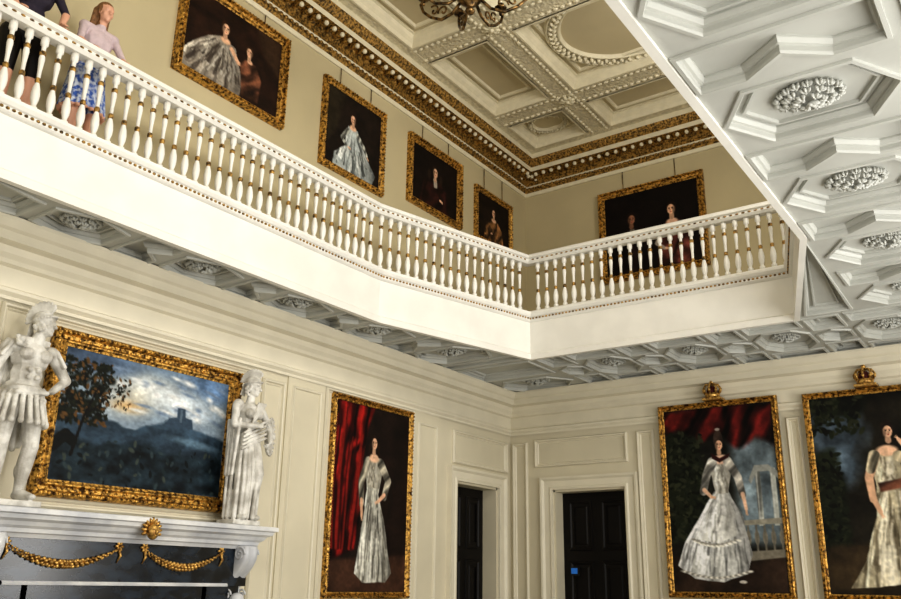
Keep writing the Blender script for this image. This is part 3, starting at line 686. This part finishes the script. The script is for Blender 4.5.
# ------------------------------------------------------------------ figures (remeshed to one continuous surface)
def remesh(b,name,mats,vox,parent=None,loc=(0,0,0),matf=None,smooth=2,scale=1,rotz=0):
    me=bpy.data.meshes.new('tmp');me.from_pydata(b.v,[],b.f);me.update()
    o=bpy.data.objects.new('tmp',me);COL.objects.link(o)
    m=o.modifiers.new('r','REMESH');m.mode='VOXEL';m.voxel_size=vox;m.use_smooth_shade=True
    if smooth: k=o.modifiers.new('s','SMOOTH');k.factor=.5;k.iterations=smooth
    dg=bpy.context.evaluated_depsgraph_get();dg.update()
    nm=bpy.data.meshes.new_from_object(o.evaluated_get(dg));nm.name=name
    bpy.data.objects.remove(o)
    nm.materials.clear()
    for q in mats: nm.materials.append(q)
    nm.polygons.foreach_set('use_smooth',[True]*len(nm.polygons))
    if matf:
        nm.polygons.foreach_set('material_index',[matf(p.center) for p in nm.polygons])
    r=bpy.data.objects.new(name,nm);COL.objects.link(r);r.location=loc;r.scale=(scale,)*3;r.rotation_euler=(0,0,rotz)
    if parent: r.parent=parent
    return r
def head(b,c,s,yaw=0,tilt=0,strong=1.0):
    """c centre of head, s head height; faces +x rotated by yaw"""
    R=Matrix.Rotation(yaw,3,'Z')@Matrix.Rotation(tilt,3,'Y')
    def P(x,y,z): return tuple(Vector(c)+R@Vector((x*s,y*s,z*s)))
    g=strong
    b.ell(P(-.04,0,.10),(.38*s,.31*s,.38*s),R,16,12)
    b.ell(P(.08,0,-.14),(.27*s,.24*s,.34*s),R,14,10)
    b.ell(P(.24,0,-.36),(.10*s,.12*s,.10*s),R,10,8)
    b.rod(P(.32,0,.06),.035*s*g,P(.41+.03*(g-1),0,-.12),.055*s*g,8)
    b.ell(P(.38,0,-.13),(.05*s,.065*s,.035*s),R,8,6)
    for e in(-1,1):
        b.ell(P(.30,e*.13,.10),(.05*s*g,.09*s,.03*s*g),R,8,6)
        b.ell(P(.27,e*.13,.02),(.05*s,.055*s,.035*s),R,8,6)
        b.ell(P(.22,e*.17,-.12),(.08*s,.08*s,.09*s),R,8,6)
        b.ell(P(-.02,e*.31,-.02),(.07*s,.04*s,.11*s),R,8,6)
    b.ell(P(.32,0,-.235),(.04*s*g,.09*s,.025*s),R,8,6);b.ell(P(.31,0,-.28),(.045*s*g,.075*s,.025*s),R,8,6)
    return P,R
def hand(b,p,d,nrm,s,curl=.6):
    p=Vector(p);d=Vector(d).normalized();n=Vector(nrm).normalized();sd=d.cross(n).normalized()
    R=Matrix((d,sd,n)).transposed()
    b.ell(p+d*s*.42,(s*.48,s*.36,s*.16),R,10,8)
    for k,l in enumerate((.80,.92,.86,.66)):
        a=p+d*s*.75+sd*s*(.26-.175*k);cur=a
        for j in range(3):
            ang=curl*(j+.5);dd=(d*math.cos(ang)+n*math.sin(ang));nx=cur+dd*s*l*.36
            b.rod(cur,s*(.088-.01*j),nx,s*(.08-.01*j),8);cur=nx
    t=p+d*s*.2+sd*s*.3
    m=t+(d*.5+sd*.55+n*.2)*s*.45;b.rod(t,s*.11,m,s*.09,8);b.rod(m,s*.09,m+(d*.8+sd*.1+n*.4)*s*.36,s*.07,8)
def helmet(b,Pf,R,s,back=2.6):
    b.ell(Pf(-.06,0,.22),(.42*s,.37*s,.34*s),R,16,10)
    for k in range(26):                       # rolled brim
        a=2*pi*k/26;b.ell(Pf(-.04+.43*math.cos(a),.36*math.sin(a),.20+.10*math.cos(a)),.055*s,None,6,5)
    b.rod(Pf(.36,-.10,.32),.035*s,Pf(.48,0,.30),.03*s,8);b.rod(Pf(.36,.10,.32),.035*s,Pf(.48,0,.30),.03*s,8)
    n=22
    for k in range(n):                        # horse-hair crest curling over the top
        t=k/(n-1);a=.75+t*back
        b.rod(Pf(-.06+.38*math.cos(a),0,.24+.32*math.sin(a)),.04*s,Pf(-.10+(.58+.05*(k%2))*math.cos(a),0,.26+(.60+.06*(k%2))*math.sin(a)),.07*s,8)
    for k in range(5): b.rod(Pf(-.52,(k-2)*.03,.1-.02*k),.04*s,Pf(-.58+.03*k,(k-2)*.06,-.45),.035*s,8)
# ---- left statue: Roman soldier
b=MB()
b.box(-.13,.13,-.22,.22,0,.045)
H=(0.03,.07,1.42)
def leg(hip,knee,ank,toe,k=1):
    b.rod(hip,.092*k,knee,.058*k);b.rod(knee,.06*k,((knee[0]*.6+ank[0]*.4)-.012,(knee[1]*.6+ank[1]*.4),knee[2]*.6+ank[2]*.4),.060*k)
    b.rod((knee[0]*.6+ank[0]*.4-.012,knee[1]*.6+ank[1]*.4,knee[2]*.6+ank[2]*.4),.06*k,ank,.036*k)
    b.rod(ank,.038*k,toe,.030*k);b.rod((ank[0]-.03,ank[1],ank[2]-.02),.032,toe,.028)
    b.rod((ank[0],ank[1],ank[2]+.14),.052,(ank[0],ank[1],ank[2]+.17),.055)
    b.ell((toe[0]+.02,toe[1],toe[2]),(.04,.038,.022));b.ell((knee[0]+.045,knee[1],knee[2]),(.022,.03,.035))
leg((0,.09,.80),(.04,.11,.46),(-.02,.10,.11),(.10,.13,.075))
leg((0,-.10,.80),(.02,-.12,.46),(.0,-.12,.11),(.11,-.15,.075))
b.rod((-.08,-.12,.04),.07,(-.09,-.10,.55),.05)
b.ell((0,-.01,.86),(.12,.155,.13));b.ell((.0,.0,1.0),(.11,.130,.15));b.ell((.0,.01,1.14),(.12,.165,.13))
for s in(-1,1):
    b.ell((.085,.01+s*.07,1.15),(.055,.065,.05));b.ell((0,.01+s*.16,1.21),(.07,.07,.055))
    b.ell((.112,.0+s*.033,1.03),(.02,.026,.022));b.ell((.112,.0+s*.033,.97),(.02,.026,.022))
b.rod((0,.02,1.22),.06,(.01,.05,1.32),.050)
for i in range(20):
    t=2*pi*i/20;cx,cyy=math.cos(t),math.sin(t)
    b.rod((.125*cx,-.01+.16*cyy,.84),.020,(.18*cx,-.01+.21*cyy,.645),.020,8)
    b.ell((.185*cx,-.01+.215*cyy,.625),(.025,.025,.028))
    b.ell((.14*cx,-.01+.175*cyy,.81),(.022,.022,.02))
b.lathe([(.10,.0),(.155,.02),(.16,.05),(.10,.07)],(0,-.01,.84),24)
b.rod((.13,-.12,.84),.02,(.13,.12,.86),.02)
for s in(-1,1):
    for k in range(6):
        t=(k-2.5)*.5;b.rod((.05*math.sin(t),s*.19+.01,1.22),.018,(.075*math.sin(t),s*(.26)+.01,1.11),.016,8)
b.rod((0,.19,1.20),.052,(-.02,.35,1.02),.040);b.rod((-.02,.35,1.02),.040,(.05,.205,.90),.027)
hand(b,(.05,.21,.90),(.3,-.9,-.35),(-.2,-.3,.9),.085,.5)
b.rod((0,-.18,1.20),.052,(-.0,-.27,.97),.040);b.rod((0,-.27,.97),.040,(.07,-.27,.77),.027)
hand(b,(.07,-.27,.77),(.15,0,-1),(.3,.95,0),.085,.8)
for i in range(9):
    y=-.20+.045*i;b.rod((-.09,y*.7,1.26),.028,(-.13-.01*(i%2),y*1.1-.02,.45+.03*(i%3)),.028,8)
for k in range(3): b.rod((.085+.01*k,-.16,1.27-.03*k),.018,(-.05,.17,1.30-.03*k),.018)
b.ell((.10,-.13,1.25),.03)
Pf,R=head(b,H,.21,.6,-.05,1.35);helmet(b,Pf,R,.21)
for k in range(14):
    b.ell(Pf(-.28+.03*k,.29*(-1)**k,-.05-.05*(k%5)),.018)
remesh(b,'roman_soldier_statue',[M_marble],.0055,None,(.27,-8.13,2.128),None,1,1.05)
# ---- right statue: helmeted goddess
b=MB()
b.box(-.12,.12,-.17,.17,0,.045)
b.ell((0,0,.80),(.12,.135,.12));b.ell((0,.0,.95),(.10,.11,.13));b.ell((0,.01,1.08),(.11,.14,.11))
for s in(-1,1): b.ell((.085,.01+s*.06,1.06),(.05,.05,.05));b.ell((0,.01+s*.14,1.15),(.055,.055,.05))
b.rod((0,.01,1.15),.045,(.01,.02,1.25),.040)
for i in range(20):
    t=2*pi*i/20;cx,cyy=math.cos(t),math.sin(t);w=.9+.2*math.sin(i*2.3)
    b.rod((.10*cx,.12*cyy,.85),.018,(.145*cx*w+.01,.16*cyy*w,.42),.018,8)
    b.rod((.145*cx*w+.01,.16*cyy*w,.42),.018,(.13*cx*w,.155*cyy*w,.07),.018+.006*(i%2),8)
b.rod((.02,0,.8),.105,(.0,0,.12),.105)
b.rod((.03,.06,.80),.08,(.14,.07,.48),.058);b.rod((.14,.07,.48),.058,(.05,.08,.12),.04);b.ell((.12,.09,.07),(.07,.035,.03));b.ell((.11,-.07,.07),(.07,.035,.03))
for k in range(5): b.rod((.115+.005*k,-.14,.70+.038*k),.014,(.105,.16,.84+.042*k),.014,8)
for k in range(4): b.rod((.105,.13-.03*k,1.17),.014,(.125,-.11+.015*k,.86),.012,8)
for k in range(6): b.rod((.0+.03*k-.06,-.17,.98),.020,(.02*k-.04,-.18-.01*(k%2),.46),.016,8)
b.rod((0,-.15,1.14),.042,(.05,-.20,.93),.034);b.rod((.05,-.20,.93),.034,(.17,-.03,.93),.024);hand(b,(.17,-.03,.93),(.2,.9,.15),(-.8,.1,-.3),.075,.6)
b.rod((0,.16,1.14),.042,(.05,.25,.97),.034);b.rod((.05,.25,.97),.034,(.15,.19,.80),.026);hand(b,(.15,.19,.80),(.3,-.6,-.6),(-.6,-.2,.3),.075,.7)
Rs=Matrix.Rotation(.5,3,'Z')
b.ell((.02,.29,.88),(.03,.12,.19),Rs,20,12);b.ell((.06,.30,.88),(.03,.03,.04))
for k in range(24):
    t=2*pi*k/24;b.ell(tuple(Vector((.02,.29,.88))+Rs@Vector((.015,.115*math.cos(t),.185*math.sin(t)))),.014)
Pf,R=head(b,(.03,.02,1.335),.195,.45,.12,1.35);helmet(b,Pf,R,.195,2.4)
for k in range(12): b.ell(Pf(-.3+.02*k,.26*(-1)**k,-.05-.09*(k%5)),.018)
remesh(b,'goddess_statue',[M_marble],.0055,None,(.27,-5.72,2.128),None,1,1.05)
# ---- visitors on the gallery
def person(name,loc,H,rotz,lean,mats,skirt,hairlong=True):
    b=MB();k=H/1.65
    fx=lean
    def J(x,y,z): return (x*k,y*k,z*k)
    for s in(-1,1):
        b.rod(J(0,s*.09,.86),.095*k,J(.03,s*.10,.48),.06*k);b.rod(J(.03,s*.10,.48),.06*k,J(.0,s*.10,.30),.058*k);b.rod(J(.0,s*.10,.30),.056*k,J(-.01,s*.10,.08),.036*k)
        b.rod(J(-.03,s*.10,.05),.035*k,J(.14,s*.12,.035),.033*k)
    b.ell(J(0,0,.90),(.115*k,.165*k,.13*k));b.ell(J(fx*.3,0,1.06),(.10*k,.14*k,.15*k));b.ell(J(fx*.7,0,1.24),(.11*k,.165*k,.14*k))
    if skirt:
        for i in range(20):
            t=2*pi*i/20;b.rod(J(.09*math.cos(t),.14*math.sin(t),.95),.03*k,J(.16*math.cos(t),.20*math.sin(t),.50),.03*k,8)
    sh=[J(fx*.9,s*.16,1.34) for s in(-1,1)]
    b.rod(sh[0],.052*k,sh[1],.052*k);b.rod(J(fx*.95,0,1.36),.05*k,J(fx*1.05+.02,0,1.45),.043*k)
    for i,s in enumerate((-1,1)):
        el=J(fx+.08,s*.23,1.12);wr=(.27*k,s*.17*k,.975)
        b.rod(sh[i],.043*k,el,.032*k);b.rod(el,.034*k,wr,.022*k)
        hand(b,wr,(1,-.1*s,-.1),(0,0,-1),.085*k,.3)
    hc=J(fx*1.1+.04,0,1.54);P,R=head(b,hc,.225*k,0,.15)
    b.ell(P(-.12,0,.16),(.40*.225*k,.36*.225*k,.38*.225*k),R,16,12)
    if hairlong:
        for q in range(9):
            y=(q-4)*.07;b.rod(P(-.30,y,.1),.03*k,P(-.34,y*1.2,-.75),.022*k,8)
    hz=(hc[2]);hx=hc[0]
    def mf(c):
        if c.z>1.40*k:
            if c.z>hz+.055*k or c.x<hx-.015*k or (abs(c.y)>.06*k and c.z>hz-.02): return 1
            return 0
        if c.z<.50*k: return 0
        if c.z<.98*k and c.x<.20*k: return 3
        if c.x>.20*k and c.z<1.12*k: return 0
        return 2
    return remesh(b,name,mats,.008,None,loc,mf,2,1,rotz)
person('visitor_woman',(.42,-8.12,ZF),1.58,.0,.10,[M_skin,M_hair,M_blouse,M_print],True)
person('visitor_man',(.42,-8.74,ZF),1.74,-.1,.1,[M_skin,M_hair2,M_navy,M_dark],False,False)
# ------------------------------------------------------------------ chandelier
b=MB();cx,cy,cz=3.2,-6.0,6.78
body=[(.0,0),(.03,.01),(.05,.04),(.03,.07),(.025,.09),(.09,.14),(.14,.20),(.13,.27),(.07,.33),(.035,.37),(.045,.42),(.09,.48),(.10,.55),(.05,.62),(.03,.70),(.03,.85),(.07,.9),(.07,.95),(.02,1.0)]
b.lathe(body,(cx,cy,cz),20,0)
b.tube([(cx,cy,cz+.98),(cx,cy,ZC)],.015,8,0);b.lathe([(.12,0),(.10,-.04),(.03,-.08)],(cx,cy,ZC),16,0)
for tier,(n,Rr,z0,cs) in enumerate(((8,.58,.20,1),(6,.36,.52,.8))):
    for i in range(n):
        t=2*pi*(i+.5*tier)/n;c0,s0=math.cos(t),math.sin(t)
        pr=[(.10,z0),(.22,z0-.10),(.36,z0-.12),(.50,z0-.04),(.60,z0+.06),(.64,z0+.16),(.60,z0+.20)]
        pp=[];
        for j in range(len(pr)-1):
            for q in range(4):
                a=q/4;pp.append((pr[j][0]*(1-a)+pr[j+1][0]*a,pr[j][1]*(1-a)+pr[j+1][1]*a))
        pp.append(pr[-1])
        b.tube([(cx+c0*r*Rr/.62,cy+s0*r*Rr/.62,cz+z) for r,z in pp],[.016]*len(pp),7,0)
        for off in(0,1):
            sp=[(.34+.12*off+.07*(1-j/14)*math.cos(j*.5+off),z0-.03+.05*off+.07*(1-j/14)*math.sin(j*.5+off)) for j in range(14)]
            b.tube([(cx+c0*r*Rr/.62,cy+s0*r*Rr/.62,cz+z) for r,z in sp],.010,6,0)
        ex,ey,ez=cx+c0*.60*Rr/.62,cy+s0*.60*Rr/.62,cz+z0+.19
        b.lathe([(.01,0),(.055,.02),(.065,.035),(.025,.04),(.03,.08),(.02,.085)],(ex,ey,ez),12,0)
        b.lathe([(.012,.08),(.012,.20),(.004,.215)],(ex,ey,ez),8,1)
        b.ell((ex,ey,ez-.03),(.02,.02,.03),None,8,6,0)
b.obj('brass_chandelier',[M_brass,M_candle])
# ------------------------------------------------------------------ windows and lamps
def window(name,fr,u0,u1,v0,v1):
    b=MB();b.box(u0,u1,v0,v1,.0,.01,1,fr)
    b.sweep([(u0,v0),(u1,v0),(u1,v1),(u0,v1)],[(0,0),(0,.06),(-.08,.08),(-.14,.04),(-.14,0)],True,0,fr)
    for k in range(1,3): u=u0+(u1-u0)*k/3;b.box(u-.015,u+.015,v0,v1,.01,.04,0,fr)
    for k in range(1,5): v=v0+(v1-v0)*k/5;b.box(u0,u1,v-.015,v+.015,.01,.04,0,fr)
    b.obj(name,[M_trim,M_glass])
frR=lambda x0:(lambda u,v,c:(x0-c,u,v)); frF=lambda y0:(lambda u,v,c:(u,y0+c,v))
def area(loc,rot,sx,sy,pw,col=(1,.96,.90)):
    l=bpy.data.lights.new('daylight','AREA');l.shape='RECTANGLE';l.size=sx;l.size_y=sy;l.energy=pw;l.color=col
    o=bpy.data.objects.new('window_daylight',l);COL.objects.link(o);o.location=loc;o.rotation_euler=rot;return o
w=1
for x,e in((1.6,20),(4.5,24),(7.4,46)):
    window('window_%d'%w,frF(-14),x-.7,x+.7,1.0,3.8);w+=1;area((x,-13.85,2.4),(pi/2,0,0),1.4,2.8,e,(1,.96,.90))
for x in(1.6,3.4,5.2):
    window('window_%d'%w,frF(-14),x-.6,x+.6,5.7,7.9);w+=1;area((x,-13.85,6.8),(pi/2,0,0),1.2,2.2,18)
for y in(-3.5,-7,-10.5):
    window('window_%d'%w,frR(UX1),y-.6,y+.6,5.9,7.9);w+=1;area((UX1-.12,y,6.9),(pi/2,0,pi/2),1.2,2.0,94)
for y in(-3,-6,-9):
    window('window_%d'%w,frR(9),y-.7,y+.7,1.0,3.8);w+=1;area((8.85,y,2.4),(pi/2,0,pi/2),1.4,2.8,132,(1,.98,.95))
wd=bpy.data.worlds.new('World');scene.world=wd;wd.use_nodes=True;wd.node_tree.nodes['Background'].inputs[0].default_value=(.6,.7,.9,1);wd.node_tree.nodes['Background'].inputs[1].default_value=.3
# ------------------------------------------------------------------ camera
f,p,r,a=865.74,0.31754,0.015338,0.613941
h=Vector((-math.sin(a),math.cos(a),0));R0=Vector((math.cos(a),math.sin(a),0));z=Vector((0,0,1))
F=math.cos(p)*h+math.sin(p)*z;U0=-math.sin(p)*h+math.cos(p)*z
Rr=math.cos(r)*R0+math.sin(r)*U0;U=-math.sin(r)*R0+math.cos(r)*U0
cd=bpy.data.cameras.new('camera');cd.lens=f/901*36;cd.sensor_width=36;cd.clip_start=.05
co=bpy.data.objects.new('camera',cd);COL.objects.link(co)
Mx=Matrix((Rr,U,-F)).transposed().to_4x4();Mx.translation=Vector((7.127,-11.822,1.6));co.matrix_world=Mx
scene.camera=co
try:
    scene.view_settings.view_transform='Standard';scene.view_settings.exposure=0
    scene.view_settings.look='Medium High Contrast'
except Exception as e: print(e)
